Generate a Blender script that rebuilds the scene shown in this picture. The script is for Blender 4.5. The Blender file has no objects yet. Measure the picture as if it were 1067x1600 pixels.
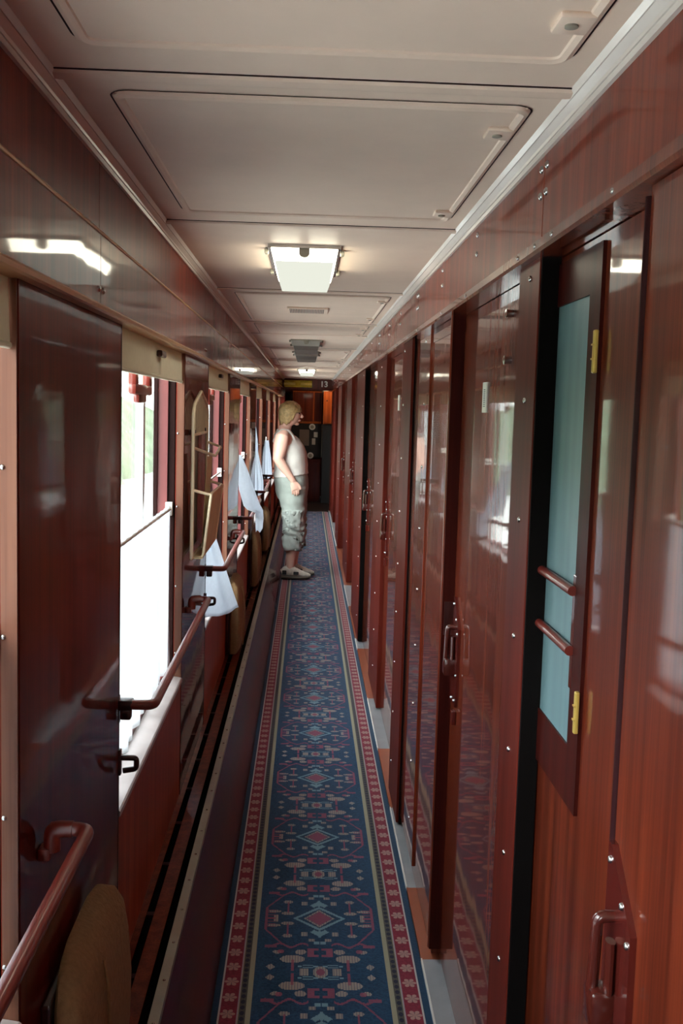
import bpy, bmesh, math, random
from math import sin, cos, pi, radians
from mathutils import Vector, Matrix, noise
random.seed(7)
scene = bpy.context.scene
col = scene.collection

# ------------------------------------------------------------------ materials
class NT:
    """tiny expression helper over a node tree"""
    def __init__(s, nt): s.nt = nt
    def node(s, t, **kw):
        n = s.nt.nodes.new(t)
        for k, v in kw.items(): setattr(n, k, v)
        return n
    def put(s, sock, v):
        if isinstance(v, (int, float)): sock.default_value = v
        elif isinstance(v, tuple): sock.default_value = v if len(v) == len(sock.default_value) else (*v, 1)
        else: s.nt.links.new(v, sock)
    def m(s, op, a, b=0.0, c=None):
        n = s.node('ShaderNodeMath', operation=op)
        s.put(n.inputs[0], a); s.put(n.inputs[1], b)
        if c is not None: s.put(n.inputs[2], c)
        return n.outputs[0]
    def mix(s, f, a, b):
        n = s.node('ShaderNodeMix', data_type='RGBA')
        s.put(n.inputs[0], f); s.put(n.inputs[6], a); s.put(n.inputs[7], b)
        return n.outputs[2]
    def noise(s, vec, scale, detail=3.0, rough=0.5):
        n = s.node('ShaderNodeTexNoise'); s.put(n.inputs['Vector'], vec)
        n.inputs['Scale'].default_value = scale; n.inputs['Detail'].default_value = detail
        n.inputs['Roughness'].default_value = rough
        return n.outputs[0]
    def mapping(s, vec, scale):
        n = s.node('ShaderNodeMapping'); s.put(n.inputs[0], vec); n.inputs[3].default_value = scale
        return n.outputs[0]
    def ramp(s, f, stops):
        n = s.node('ShaderNodeValToRGB'); s.put(n.inputs[0], f)
        e = n.color_ramp.elements
        while len(e) < len(stops): e.new(0.5)
        for k, (p, c) in enumerate(stops): e[k].position = p; e[k].color = (*c, 1)
        return n.outputs[0]
    def bump(s, h, strength, dist):
        n = s.node('ShaderNodeBump'); s.put(n.inputs['Height'], h)
        n.inputs['Strength'].default_value = strength; n.inputs['Distance'].default_value = dist
        return n.outputs[0]

def srgb(r, g, b):
    f = lambda c: (c/255/12.92) if c/255 <= 0.04045 else ((c/255+0.055)/1.055)**2.4
    return (f(r), f(g), f(b))

def new_mat(name):
    m = bpy.data.materials.new(name); m.use_nodes = True
    nt = m.node_tree
    b = nt.nodes['Principled BSDF']
    return m, NT(nt), b

def wood(name, c1, c2, c3, rough=0.045, coat=1.0, wob=0.025, grain=1.0, cior=1.28, spec=0.10):
    """varnished mahogany, grain running up"""
    m, n, b = new_mat(name)
    tc = n.node('ShaderNodeTexCoord').outputs['Object']
    g = n.noise(n.mapping(tc, (30*grain, 30*grain, 0.7)), 1.0, 5, 0.65)
    fine = n.noise(n.mapping(tc, (220, 220, 3)), 1.0, 2, 0.5)
    g = n.m('MULTIPLY_ADD', n.m('SUBTRACT', fine, 0.5), 0.35, g)
    n.put(b.inputs['Base Color'], n.ramp(g, [(0.30, c1), (0.5, c2), (0.72, c3)]))
    b.inputs['Roughness'].default_value = 0.45
    b.inputs['Specular IOR Level'].default_value = spec
    b.inputs['Coat IOR'].default_value = cior
    b.inputs['Coat Weight'].default_value = coat
    b.inputs['Coat Roughness'].default_value = rough
    w = n.noise(n.mapping(tc, (3.0, 3.0, 1.3)), 1.6, 2, 0.5)
    bp = n.bump(w, wob, 0.03)
    n.put(b.inputs['Coat Normal'], bp); n.put(b.inputs['Normal'], bp)
    return m

def plain(name, c, rough=0.4, metal=0.0, coat=0.0, mottle=0.08, scale=12, bump=0.0):
    m, n, b = new_mat(name)
    tc = n.node('ShaderNodeTexCoord').outputs['Object']
    nz = n.noise(tc, scale, 4, 0.55)
    lo = tuple(x*(1-mottle) for x in c); hi = tuple(min(1, x*(1+mottle)) for x in c)
    n.put(b.inputs['Base Color'], n.ramp(nz, [(0.3, lo), (0.7, hi)]))
    b.inputs['Roughness'].default_value = rough; b.inputs['Metallic'].default_value = metal
    b.inputs['Coat Weight'].default_value = coat; b.inputs['Coat Roughness'].default_value = 0.08
    if bump: n.put(b.inputs['Normal'], n.bump(nz, bump, 0.01))
    return m

M = {}
M['wood'] = wood('mahogany', srgb(74, 26, 14), srgb(100, 38, 21), srgb(122, 51, 28))
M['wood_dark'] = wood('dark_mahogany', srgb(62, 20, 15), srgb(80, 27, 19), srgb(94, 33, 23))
M['wood_satin'] = wood('satin_dark_mahogany', srgb(72, 24, 18), srgb(90, 31, 23), srgb(104, 37, 27), rough=0.3, coat=0.08, spec=0.05)
M['wood_pier'] = wood('pier_mahogany', srgb(70, 19, 13), srgb(88, 25, 16), srgb(104, 31, 20), coat=0.8, cior=1.2, spec=0.05)
M['wood_fascia'] = wood('fascia_mahogany', srgb(88, 33, 21), srgb(116, 45, 29), srgb(138, 58, 37), coat=0.6, cior=1.25, spec=0.05)
M['wood_dull'] = wood('dull_mahogany', srgb(128, 56, 36), srgb(156, 70, 45), srgb(174, 84, 55), rough=0.2, coat=0.15, spec=0.05)
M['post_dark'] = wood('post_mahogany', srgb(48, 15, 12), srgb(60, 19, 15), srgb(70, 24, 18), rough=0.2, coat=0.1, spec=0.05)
M['wood_light'] = wood('light_mahogany', srgb(84, 52, 40), srgb(98, 62, 48), srgb(112, 74, 58), rough=0.2, coat=0.5)
M['stile'] = plain('stile_brown', srgb(84, 28, 23), 0.22, coat=0.7, mottle=0.05)
M['rail'] = plain('rail_red_brown', srgb(112, 40, 32), 0.35, coat=0.4, mottle=0.05)
M['bracket'] = plain('dark_bracket', srgb(50, 20, 18), 0.3, coat=0.5)
M['frame_red'] = plain('window_frame_red', srgb(104, 42, 42), 0.45, mottle=0.05)
M['frame_dark'] = plain('dark_seal', srgb(34, 16, 15), 0.5)
M['frame_dark'].node_tree.nodes['Principled BSDF'].inputs['Specular IOR Level'].default_value = 0.06
M['black'] = plain('black_gap_shade', (0.005, 0.004, 0.004), 0.9)  # dead black, stands for shade inside narrow gaps
M['black'].node_tree.nodes['Principled BSDF'].inputs['Specular IOR Level'].default_value = 0.05
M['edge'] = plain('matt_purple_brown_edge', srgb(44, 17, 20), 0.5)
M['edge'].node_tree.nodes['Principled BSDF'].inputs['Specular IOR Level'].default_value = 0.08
M['grip'] = plain('dark_pull_lacquer', srgb(72, 26, 20), 0.22, coat=0.6)
M['cream'] = plain('cream_ceiling_paint', srgb(232, 211, 194), 0.5, coat=0.0, mottle=0.035, scale=7)
M['cream'].node_tree.nodes['Principled BSDF'].inputs['Specular IOR Level'].default_value = 0.2
M['cornice'] = plain('white_cornice_paint', srgb(214, 206, 198), 0.3, coat=0.3, mottle=0.03)
M['bead'] = plain('brass_bead', srgb(206, 160, 116), 0.3, metal=0.3)
M['steel'] = plain('steel', srgb(190, 190, 190), 0.25, metal=1.0)
M['strip'] = plain('aluminium_strip', srgb(150, 140, 122), 0.45, metal=0.2)
M['brass'] = plain('brass', srgb(214, 184, 96), 0.3, metal=0.4)
M['gold_reflection_plate'] = plain('gilt_and_reflection', srgb(150, 125, 40), 0.25, metal=0.9, mottle=0.4, scale=9)
M['silver'] = plain('grey_threshold', srgb(165, 168, 172), 0.3, metal=0.3)
M['skirt'] = plain('orange_brown_kickboard', srgb(150, 78, 52), 0.35, coat=0.4)
M['rack'] = plain('beige_wire', srgb(246, 230, 196), 0.4)
M['rack_panel'] = plain('beige_board', srgb(232, 212, 168), 0.6)
M['casing'] = plain('glossy_maroon_laminate', srgb(84, 24, 28), 0.4, coat=0.6, mottle=0.1)
M['casing'].node_tree.nodes['Principled BSDF'].inputs['Coat IOR'].default_value = 1.3
M['casing'].node_tree.nodes['Principled BSDF'].inputs['Specular IOR Level'].default_value = 0.05
M['seat'] = plain('beige_upholstery', srgb(142, 112, 76), 0.9, mottle=0.14, scale=90, bump=0.3)
M['white'] = plain('white_paint', srgb(225, 222, 216), 0.5)
M['grey'] = plain('grey_plastic', srgb(150, 146, 132), 0.5)
M['lampgrey'] = plain('unlit_lamp_glass', srgb(150, 146, 138), 0.3)
M['lampdark'] = plain('dark_lamp_end', srgb(84, 76, 70), 0.5)
M['skin'] = plain('skin', srgb(226, 178, 160), 0.5, mottle=0.04)
M['hair'] = plain('ash_blonde_hair', srgb(176, 146, 100), 0.6, mottle=0.3, scale=45, bump=0.4)
M['tank'] = plain('white_cotton', srgb(226, 222, 216), 0.9, mottle=0.03, scale=40)
M['trousers'] = plain('sage_cotton', srgb(160, 168, 162), 0.95, mottle=0.12, scale=9, bump=0.2)
M['shoe'] = plain('shoe_grey', srgb(200, 194, 182), 0.7, mottle=0.2, scale=30)
M['sole'] = plain('shoe_sole', srgb(96, 88, 78), 0.8)
M['shoe_dark'] = plain('shoe_dark_panel', srgb(52, 54, 56), 0.7)
M['linoleum'] = plain('dark_linoleum', srgb(34, 20, 20), 0.5)
M['paper'] = plain('white_paper', srgb(196, 190, 180), 0.8)
M['paper_grey'] = plain('grey_paper', srgb(126, 112, 102), 0.8)
M['board_black'] = plain('dark_notice_board', srgb(20, 15, 15), 0.6)
M['orange_wood'] = wood('honey_wood', srgb(140, 62, 22), srgb(170, 80, 30), srgb(190, 98, 42))
M['dark_glasses'] = plain('spectacle_frame', srgb(90, 66, 50), 0.3)
M['lips'] = plain('lips', srgb(180, 104, 96), 0.5)
M['eye'] = plain('eye_dark', srgb(40, 30, 26), 0.3)
M['ballast'] = plain('pale_gravel', srgb(228, 226, 220), 0.95, mottle=0.1, scale=5)
M['bank'] = plain('pale_green_bank', srgb(112, 126, 100), 0.95, mottle=0.35, scale=1.2)
M['sill'] = plain('grey_sill_paint', srgb(176, 166, 164), 0.35)
M['ink'] = plain('ink', srgb(70, 74, 86), 0.7)

def make_glass(name, tint, refl=0.08):
    m = bpy.data.materials.new(name); m.use_nodes = True
    nt = m.node_tree; nt.nodes.remove(nt.nodes['Principled BSDF']); n = NT(nt)
    t = n.node('ShaderNodeBsdfTransparent'); t.inputs[0].default_value = (*tint, 1)
    g = n.node('ShaderNodeBsdfGlossy'); g.inputs['Roughness'].default_value = 0.02
    mx = n.node('ShaderNodeMixShader')
    lw = n.node('ShaderNodeLayerWeight')
    fr = n.m('MULTIPLY_ADD', n.m('POWER', lw.outputs[1], 5.0), 0.80, 0.03)
    nt.links.new(fr, mx.inputs[0]); nt.links.new(t.outputs[0], mx.inputs[1]); nt.links.new(g.outputs[0], mx.inputs[2])
    nt.links.new(mx.outputs[0], nt.nodes['Material Output'].inputs[0])
    return m
M['glass'] = make_glass('window_glass', (0.94, 0.97, 0.96))

def make_curtain(name, c, tr=0.55):
    m = bpy.data.materials.new(name); m.use_nodes = True
    nt = m.node_tree; nt.nodes.remove(nt.nodes['Principled BSDF']); n = NT(nt)
    tc = n.node('ShaderNodeTexCoord').outputs['Object']
    nz = n.noise(n.mapping(tc, (60, 60, 60)), 1.0, 2)
    cc = n.ramp(nz, [(0.3, tuple(x*0.94 for x in c)), (0.7, c)])
    d = n.node('ShaderNodeBsdfDiffuse'); n.put(d.inputs[0], cc)
    t = n.node('ShaderNodeBsdfTranslucent'); n.put(t.inputs[0], cc)
    mx = n.node('ShaderNodeMixShader'); mx.inputs[0].default_value = tr
    nt.links.new(d.outputs[0], mx.inputs[1]); nt.links.new(t.outputs[0], mx.inputs[2])
    nt.links.new(mx.outputs[0], nt.nodes['Material Output'].inputs[0])
    return m
M['blind'] = make_curtain('cream_blind_cloth', srgb(226, 219, 200), 0.14)
M['curtain_loose'] = make_curtain('loose_curtain_cloth', srgb(206, 210, 218))  # same cloth as the white curtains, colour greyed for weaker backlight
M['curtain'] = make_curtain('white_curtain_cloth', srgb(238, 239, 243))

# frosted blue-green pane of the compartment door
m, n, b = new_mat('frosted_teal_pane')
tc = n.node('ShaderNodeTexCoord').outputs['Object']
fz = n.noise(n.mapping(tc, (40, 40, 1.2)), 1.0, 2)
n.put(b.inputs['Base Color'], n.ramp(fz, [(0.3, srgb(96, 126, 132)), (0.7, srgb(108, 138, 143))]))
b.inputs['Roughness'].default_value = 0.4
M['teal'] = m

def emit(name, c, s):
    m = bpy.data.materials.new(name); m.use_nodes = True
    nt = m.node_tree; nt.nodes.remove(nt.nodes['Principled BSDF'])
    e = nt.nodes.new('ShaderNodeEmission'); e.inputs[0].default_value = (*c, 1); e.inputs[1].default_value = s
    nt.links.new(e.outputs[0], nt.nodes['Material Output'].inputs[0])
    return m
M['lamp_lit'] = emit('lit_lamp_glass', (1.0, 0.95, 0.74), 11.0)
M['lamp_lit2'] = emit('lit_lamp_lens', (0.95, 0.97, 0.84), 0.80)

def make_carpet():
    m, n, b = new_mat('patterned_runner')
    P = n.node('ShaderNodeTexCoord').outputs['Object']
    sep = n.node('ShaderNodeSeparateXYZ'); n.put(sep.inputs[0], P)
    def snap(v, s): return n.m('MULTIPLY', n.m('ROUND', n.m('DIVIDE', v, s)), s)
    X = n.m('SUBTRACT', sep.outputs[0], 0.078)
    u = snap(n.m('ABSOLUTE', X), 0.0028)
    yy = n.m('DIVIDE', n.m('SUBTRACT', sep.outputs[1], 3.117), 0.625)
    t = n.m('SUBTRACT', n.m('FRACT', n.m('ADD', yy, 20.5)), 0.5)
    v = snap(n.m('MULTIPLY', n.m('ABSOLUTE', t), 0.625), 0.0040)
    lt = lambda a, k: n.m('LESS_THAN', a, k)
    mn = lambda a, k: n.m('MINIMUM', a, k)
    mx = lambda *a: a[0] if len(a) == 1 else n.m('MAXIMUM', a[0], mx(*a[1:]))
    def ell(cu, cv, ru, rv):
        a = n.m('DIVIDE', n.m('SUBTRACT', u, cu), ru); c = n.m('DIVIDE', n.m('SUBTRACT', v, cv), rv)
        return lt(n.m('ADD', n.m('MULTIPLY', a, a), n.m('MULTIPLY', c, c)), 1.0)
    def dia(cu, cv, ru, rv):
        a = n.m('ABSOLUTE', n.m('DIVIDE', n.m('SUBTRACT', u, cu), ru)); c = n.m('ABSOLUTE', n.m('DIVIDE', n.m('SUBTRACT', v, cv), rv))
        return lt(n.m('ADD', a, c), 1.0)
    def box(cu, cv, ru, rv):
        a = n.m('ABSOLUTE', n.m('DIVIDE', n.m('SUBTRACT', u, cu), ru)); c = n.m('ABSOLUTE', n.m('DIVIDE', n.m('SUBTRACT', v, cv), rv))
        return lt(n.m('MAXIMUM', a, c), 1.0)
    def minus(a, c): return n.m('MULTIPLY', a, n.m('SUBTRACT', 1.0, c))
    # zig-zag pink outline: u of the line as a function of v
    def line(fu, w, v0, v1):
        return n.m('MULTIPLY', lt(n.m('ABSOLUTE', n.m('SUBTRACT', u, fu)), w), n.m('MULTIPLY', n.m('GREATER_THAN', v, v0), lt(v, v1)))
    slant = n.m('SUBTRACT', 0.168, n.m('MULTIPLY', n.m('MAXIMUM', n.m('SUBTRACT', v, 0.07), 0.0), 0.62))
    wave = n.m('ADD', 0.165, n.m('MULTIPLY', n.m('SINE', n.m('MULTIPLY', u, 90.0)), 0.011))
    band = n.m('MULTIPLY', lt(n.m('ABSOLUTE', n.m('SUBTRACT', v, wave)), 0.0055), n.m('MULTIPLY', n.m('GREATER_THAN', u, 0.035), lt(u, 0.155)))
    comb = n.m('MULTIPLY', box(0.152, 0, 0.014, 0.066), lt(n.m('FRACT', n.m('MULTIPLY', v, 62.0)), 0.45))
    pink = mx(dia(0, 0, 0.040, 0.044), line(slant, 0.0035, -1, 0.15), band, comb, ell(0.118, 0.200, 0.010, 0.012),
              minus(box(0.020, 0.205, 0.017, 0.024), box(0.012, 0.205, 0.007, 0.012)), box(0.10, 0.07, 0.0035, 0.035),
              box(0.082, 0.275, 0.004, 0.03), box(0.148, 0.17, 0.018, 0.008), ell(0.0, 0.3125, 0.012, 0.018))
    tan = mx(ell(0.082, 0.242, 0.037, 0.021), ell(0.100, 0.032, 0.021, 0.011), ell(0.100, 0.108, 0.016, 0.010), box(0.047, 0.10, 0.010, 0.012),
             ell(0.142, 0.045, 0.021, 0.008), box(0.138, 0.0, 0.007, 0.022), ell(0.058, 0.203, 0.017, 0.014), ell(0.128, 0.203, 0.013, 0.010),
             dia(0.145, 0.285, 0.014, 0.017), minus(ell(0.0, 0.3125, 0.022, 0.03), ell(0, 0.3125, 0.012, 0.018)), box(0.047, 0.3125, 0.013, 0.018),
             box(0.026, 0.135, 0.010, 0.009), minus(dia(0, 0, 0.049, 0.056), dia(0, 0, 0.041, 0.045)))
    blue = mx(minus(dia(0, 0, 0.083, 0.077), dia(0, 0, 0.069, 0.062)), minus(dia(0, 0.085, 0.030, 0.030), dia(0, 0.05, 0.040, 0.037)),
              minus(ell(0.037, 0.282, 0.030, 0.007), ell(0.037, 0.282, 0.022, 0.003)), box(0, 0.10, 0.004, 0.02), box(0.010, 0.150, 0.008, 0.006))
    st = n.m('ADD', n.m('MULTIPLY', lt(n.m('FRACT', n.m('MULTIPLY', X, 125.0)), 0.62), 0.45), 0.55)
    tan = n.m('MULTIPLY', tan, st)
    fuzz = n.noise(P, 140, 3, 0.6)
    fz2 = n.noise(P, 2.2, 2)
    navy = n.ramp(fuzz, [(0.3, srgb(22, 50, 78)), (0.7, srgb(38, 76, 106))])
    c = n.mix(n.m('MULTIPLY', tan, 0.85), navy, srgb(164, 148, 136))
    c = n.mix(n.m('MULTIPLY', blue, 0.8), c, srgb(124, 158, 168))
    c = n.mix(n.m('MULTIPLY', pink, 0.8), c, srgb(146, 74, 94))
    # border
    uf = n.m('ABSOLUTE', X)
    inb = lambda a, k: n.m('MULTIPLY', n.m('GREATER_THAN', uf, a), lt(uf, k))
    yb = n.m('SUBTRACT', n.m('FRACT', n.m('DIVIDE', n.m('ADD', sep.outputs[1], 10.0), 0.0265)), 0.5)
    gold = srgb(150, 146, 124)
    beadr = n.m('ADD', n.m('POWER', n.m('DIVIDE', n.m('SUBTRACT', uf, 0.2135), 0.0062), 2.0), n.m('POWER', n.m('DIVIDE', yb, 0.36), 2.0))
    c = n.mix(inb(0.190, 0.224), c, gold)
    c = n.mix(n.m('MULTIPLY', inb(0.204, 0.222), 1.0), c, srgb(78, 76, 70))
    c = n.mix(lt(beadr, 1.0), c, srgb(34, 36, 58))
    c = n.mix(inb(0.224, 0.2275), c, srgb(150, 140, 150))
    red = n.ramp(fuzz, [(0.3, srgb(104, 24, 44)), (0.7, srgb(134, 38, 58))])
    c = n.mix(inb(0.2275, 0.275), c, red)
    yf = n.m('MULTIPLY', n.m('SUBTRACT', n.m('FRACT', n.m('DIVIDE', n.m('ADD', sep.outputs[1], 10.0), 0.078)), 0.5), 0.078)
    du = n.m('SUBTRACT', uf, 0.2515)
    ang = n.m('ARCTAN2', du, yf)
    rr = n.m('SQRT', n.m('ADD', n.m('MULTIPLY', n.m('MULTIPLY', du, du), 1.25), n.m('MULTIPLY', yf, yf)))
    pet = n.m('MULTIPLY', n.m('ADD', 0.62, n.m('MULTIPLY', n.m('ABSOLUTE', n.m('SINE', n.m('MULTIPLY', ang, 3.0))), 0.38)), 0.023)
    flower = lt(rr, pet)
    c = n.mix(n.m('MULTIPLY', flower, 0.85), c, srgb(168, 136, 126))
    c = n.mix(n.m('MULTIPLY', n.m('MULTIPLY', flower, lt(n.m('ABSOLUTE', n.m('SINE', n.m('MULTIPLY', ang, 3.0))), 0.35)), 0.7), c, srgb(64, 56, 74))
    c = n.mix(inb(0.2725, 0.2775), c, srgb(178, 172, 170))
    c = n.mix(n.m('GREATER_THAN', uf, 0.2775), c, srgb(24, 54, 80))
    n.put(b.inputs['Base Color'], c)
    b.inputs['Roughness'].default_value = 1.0
    b.inputs['Specular IOR Level'].default_value = 0.15
    b.inputs['Sheen Weight'].default_value = 0.15
    n.put(b.inputs['Normal'], n.bump(fuzz, 0.3, 0.004))
    return m
M['carpet'] = make_carpet()

# ------------------------------------------------------------------ geometry helpers
class MB:
    def __init__(s): s.bm = bmesh.new()
    def box(s, x0, x1, y0, y1, z0, z1, bev=0.0, seg=2):
        vs = [s.bm.verts.new((x, y, z)) for x in (x0, x1) for y in (y0, y1) for z in (z0, z1)]
        idx = [(0,1,3,2), (4,6,7,5), (0,4,5,1), (2,3,7,6), (0,2,6,4), (1,5,7,3)]
        fs = [s.bm.faces.new([vs[i] for i in q]) for q in idx]
        if bev > 0:
            es = list({e for f in fs for e in f.edges})
            bmesh.ops.bevel(s.bm, geom=es, offset=bev, segments=seg, affect='EDGES', profile=0.5)
        return s
    def prism(s, prof, axis, a0, a1):
        """extrude a closed 2D profile along an axis; profile in the other two axes (cyclic order)"""
        def P(p, a):
            if axis == 'y': return (p[0], a, p[1])
            if axis == 'x': return (a, p[0], p[1])
            return (p[0], p[1], a)
        A = [s.bm.verts.new(P(p, a0)) for p in prof]; B = [s.bm.verts.new(P(p, a1)) for p in prof]
        k = len(prof)
        for i in range(k):
            s.bm.faces.new((A[i], A[(i+1) % k], B[(i+1) % k], B[i]))
        s.bm.faces.new(A[::-1]); s.bm.faces.new(B)
        return s
    def loft(s, secs, n=20, caps=True, up=None, transport=False):
        """secs: list of (center, ra, rb[, axis_a]) ; rings of ellipses along the path"""
        pts = [Vector(q[0]) for q in secs]; rings = []
        for i, q in enumerate(secs):
            d = (pts[min(i+1, len(pts)-1)] - pts[max(i-1, 0)])
            d = d.normalized() if d.length > 1e-9 else Vector((0, 0, 1))
            ref = Vector(up) if up else Vector((1, 0, 0))
            if abs(d.dot(ref)) > 0.95: ref = Vector((0, 1, 0)) if not up else Vector((0, 0, 1))
            a = (ref - d*ref.dot(d)).normalized()
            if transport and i > 0:
                b_ = prev - d*prev.dot(d)
                if b_.length > 1e-6: a = b_.normalized()
            prev = a
            bb = d.cross(a).normalized()
            rings.append([s.bm.verts.new(pts[i] + a*q[1]*cos(2*pi*k/n) + bb*q[2]*sin(2*pi*k/n)) for k in range(n)])
        for r0, r1 in zip(rings, rings[1:]):
            for k in range(n): s.bm.faces.new((r0[k], r0[(k+1) % n], r1[(k+1) % n], r1[k]))
        if caps:
            s.bm.faces.new(rings[0][::-1]); s.bm.faces.new(rings[-1])
        return s
    def tube(s, pts, r, n=12): return s.loft([(p, r, r) for p in pts], n, transport=True)
    def ball(s, c, rx, ry, rz, n=16):
        secs = []
        for i in range(1, 12):
            a = -pi/2 + pi*i/12
            secs.append(((c[0], c[1], c[2]+rz*sin(a)), rx*cos(a), ry*cos(a)))
        return s.loft(secs, n)
    def disc(s, c, axis, r, h, n=16):
        d = Vector({'x': (1,0,0), 'y': (0,1,0), 'z': (0,0,1)}[axis])
        c = Vector(c)
        return s.loft([(c, r, r), (c+d*h*0.7, r, r), (c+d*h, r*0.55, r*0.55)], n)
    def build(s, name, mat, parent=None, smooth=False, kind=None, label=None, cat=None, group=None):
        bmesh.ops.recalc_face_normals(s.bm, faces=s.bm.faces)
        me = bpy.data.meshes.new(name); s.bm.to_mesh(me); s.bm.free()
        if mat is not None: me.materials.append(mat if not isinstance(mat, str) else M[mat])
        if smooth:
            for p in me.polygons: p.use_smooth = True
            try: me.set_sharp_from_angle(angle=radians(40))
            except Exception: pass
        o = bpy.data.objects.new(name, me); col.objects.link(o)
        if parent is not None: o.parent = parent
        tag(o, label, cat, group, kind)
        return o

def tag(o, label=None, cat=None, group=None, kind=None):
    if label: o['label'] = label
    if cat: o['category'] = cat
    if group: o['group'] = group
    if kind: o['kind'] = kind
def empty(name, label=None, cat=None, group=None, kind=None, loc=(0, 0, 0), parent=None):
    o = bpy.data.objects.new(name, None); col.objects.link(o); o.location = loc
    o.empty_display_size = 0.05
    if parent is not None: o.parent = parent
    tag(o, label, cat, group, kind)
    return o
def B(*a, **k): return MB().box(*a, **k)
def bend(pts, r=0.03, k=5):
    """round the corners of a polyline"""
    out = [Vector(pts[0])]
    P = [Vector(p) for p in pts]
    for i in range(1, len(P)-1):
        a = (P[i-1]-P[i]); b = (P[i+1]-P[i])
        ra = min(r, a.length*0.45, b.length*0.45)
        p0 = P[i] + a.normalized()*ra; p1 = P[i] + b.normalized()*ra
        for j in range(k+1):
            t = j/k; out.append(p0*(1-t)**2 + P[i]*2*t*(1-t) + p1*t*t)
    out.append(P[-1])
    return out
def copy_tree(o, parent=None, dy=0.0):
    c = o.copy(); col.objects.link(c)
    if parent is not None: c.parent = parent
    else: c.location = o.location + Vector((0, dy, 0))
    for ch in list(o.children): copy_tree(ch, c)
    return c

screw_me = None
def screw(parent, x, y, z, side=1, r=0.0062):
    """a domed screw head; side=+1 on the right wall (faces -x), -1 on the left wall"""
    global screw_me
    if screw_me is None:
        mb = MB(); mb.loft([((0, 0, 0), 1, 1), ((-0.35, 0, 0), 0.92, 0.92), ((-0.62, 0, 0), 0.6, 0.6), ((-0.7, 0, 0), 0.2, 0.2)], 12)
        o = mb.build('screw', 'steel', smooth=True); screw_me = o.data; bpy.data.objects.remove(o)
    o = bpy.data.objects.new('screw', screw_me); col.objects.link(o)
    o.parent = parent; o.location = (x, y, z); o.scale = (r*side, r, r)
    return o

# ------------------------------------------------------------------ constants
H = 1.62
ZC = 2.08              # ceiling
YN, YF = -2.6, 16.2    # ends of the corridor
WP = 1.97              # window bay pitch
def win(k): return (2.27 + WP*(k-1), 3.44 + WP*(k-1))   # window openings
NW = range(-1, 8)

# ------------------------------------------------------------------ floor, ceiling
B(-0.62, 0.62, YN, 19.2, -0.06, -0.006).build('floor', 'linoleum', kind='structure')
run = B(-0.216, 0.375, YN+0.05, 16.1, -0.005, 0.004)
run.build('carpet_runner', 'carpet', label='long patterned navy runner with red borders down the corridor floor', cat='carpet')

ceil = B(-0.62, 0.62, YN, 19.2, ZC, ZC+0.05).build('ceiling', 'cream', kind='structure')
# battens over the panel joints
seams = [-0.9, 0.25, 1.50, 2.645, 4.09, 5.62, 6.50, 7.93, 9.75, 11.2, 13.2, 14.9]
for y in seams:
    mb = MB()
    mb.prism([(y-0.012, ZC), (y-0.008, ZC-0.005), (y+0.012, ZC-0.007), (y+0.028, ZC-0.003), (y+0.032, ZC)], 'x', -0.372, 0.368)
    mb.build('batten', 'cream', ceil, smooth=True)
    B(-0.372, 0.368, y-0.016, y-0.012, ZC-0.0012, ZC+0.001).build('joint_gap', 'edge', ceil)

def rounded(x0, x1, y0, y1, r, k=6):
    out = []
    for cx, cy, a0 in ((x1-r, y1-r, 0), (x0+r, y1-r, 90), (x0+r, y0+r, 180), (x1-r, y0+r, 270)):
        for j in range(k+1):
            a = radians(a0+90*j/k); out.append((cx+r*cos(a), cy+r*sin(a)))
    return out
def hatch(y0, y1, label, latches, x0=-0.305, x1=0.328, vent=None):
    t = empty('ceiling_hatch', label, 'ceiling hatch', 'access hatches along the ceiling', loc=(0, (y0+y1)/2, ZC))
    inv = lambda o: setattr(o, 'location', (0, -(y0+y1)/2, -ZC))
    mb = MB(); mb.box(x0+0.008, x1-0.008, y0+0.008, y1-0.008, ZC-0.003, ZC-0.0005)
    inv(mb.build('panel', 'cream', t))
    # moulding running round the panel
    prof = [(0.0, 0.0), (0.003, -0.006), (0.010, -0.009), (0.017, -0.006), (0.020, 0.0)]
    loops = [[(px, py, ZC+h) for px, py in rounded(x0+d, x1-d, y0+d, y1-d, max(0.03-d, 0.006))] for d, h in prof]
    mb = MB(); R = [[mb.bm.verts.new(p) for p in L] for L in loops]
    for a, b in zip(R, R[1:]):
        k = len(a)
        for i in range(k): mb.bm.faces.new((a[i], a[(i+1) % k], b[(i+1) % k], b[i]))
    inv(mb.build('frame', 'cream', t, smooth=True))
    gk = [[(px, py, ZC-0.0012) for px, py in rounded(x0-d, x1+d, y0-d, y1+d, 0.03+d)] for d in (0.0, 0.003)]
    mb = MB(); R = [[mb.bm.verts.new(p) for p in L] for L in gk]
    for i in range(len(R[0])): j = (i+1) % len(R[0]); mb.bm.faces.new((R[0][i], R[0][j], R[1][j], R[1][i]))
    inv(mb.build('shadow_gap_line', 'edge', t))  # thin dark loop drawn for the shadow gap round the frame
    for (lx, ly) in latches:
        f = B(lx-0.022, lx+0.022, ly-0.028, ly+0.028, ZC-0.011, ZC-0.002, bev=0.004).build('latch', 'cream', t, smooth=True); inv(f)
        MB().disc((lx-0.004, ly-0.004, ZC-0.0105), 'z', 0.008, -0.004).build('lock_barrel', 'grey', f, smooth=True)
    if vent:
        vx0, vx1, vy0, vy1 = vent
        g = B(vx0, vx1, vy0, vy1, ZC-0.012, ZC-0.003, bev=0.003).build('vent', 'cream', t); inv(g)
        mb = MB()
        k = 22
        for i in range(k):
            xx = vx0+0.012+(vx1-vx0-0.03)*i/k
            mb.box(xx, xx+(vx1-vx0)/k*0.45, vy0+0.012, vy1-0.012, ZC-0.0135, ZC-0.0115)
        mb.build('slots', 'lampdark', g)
    return t
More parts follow.
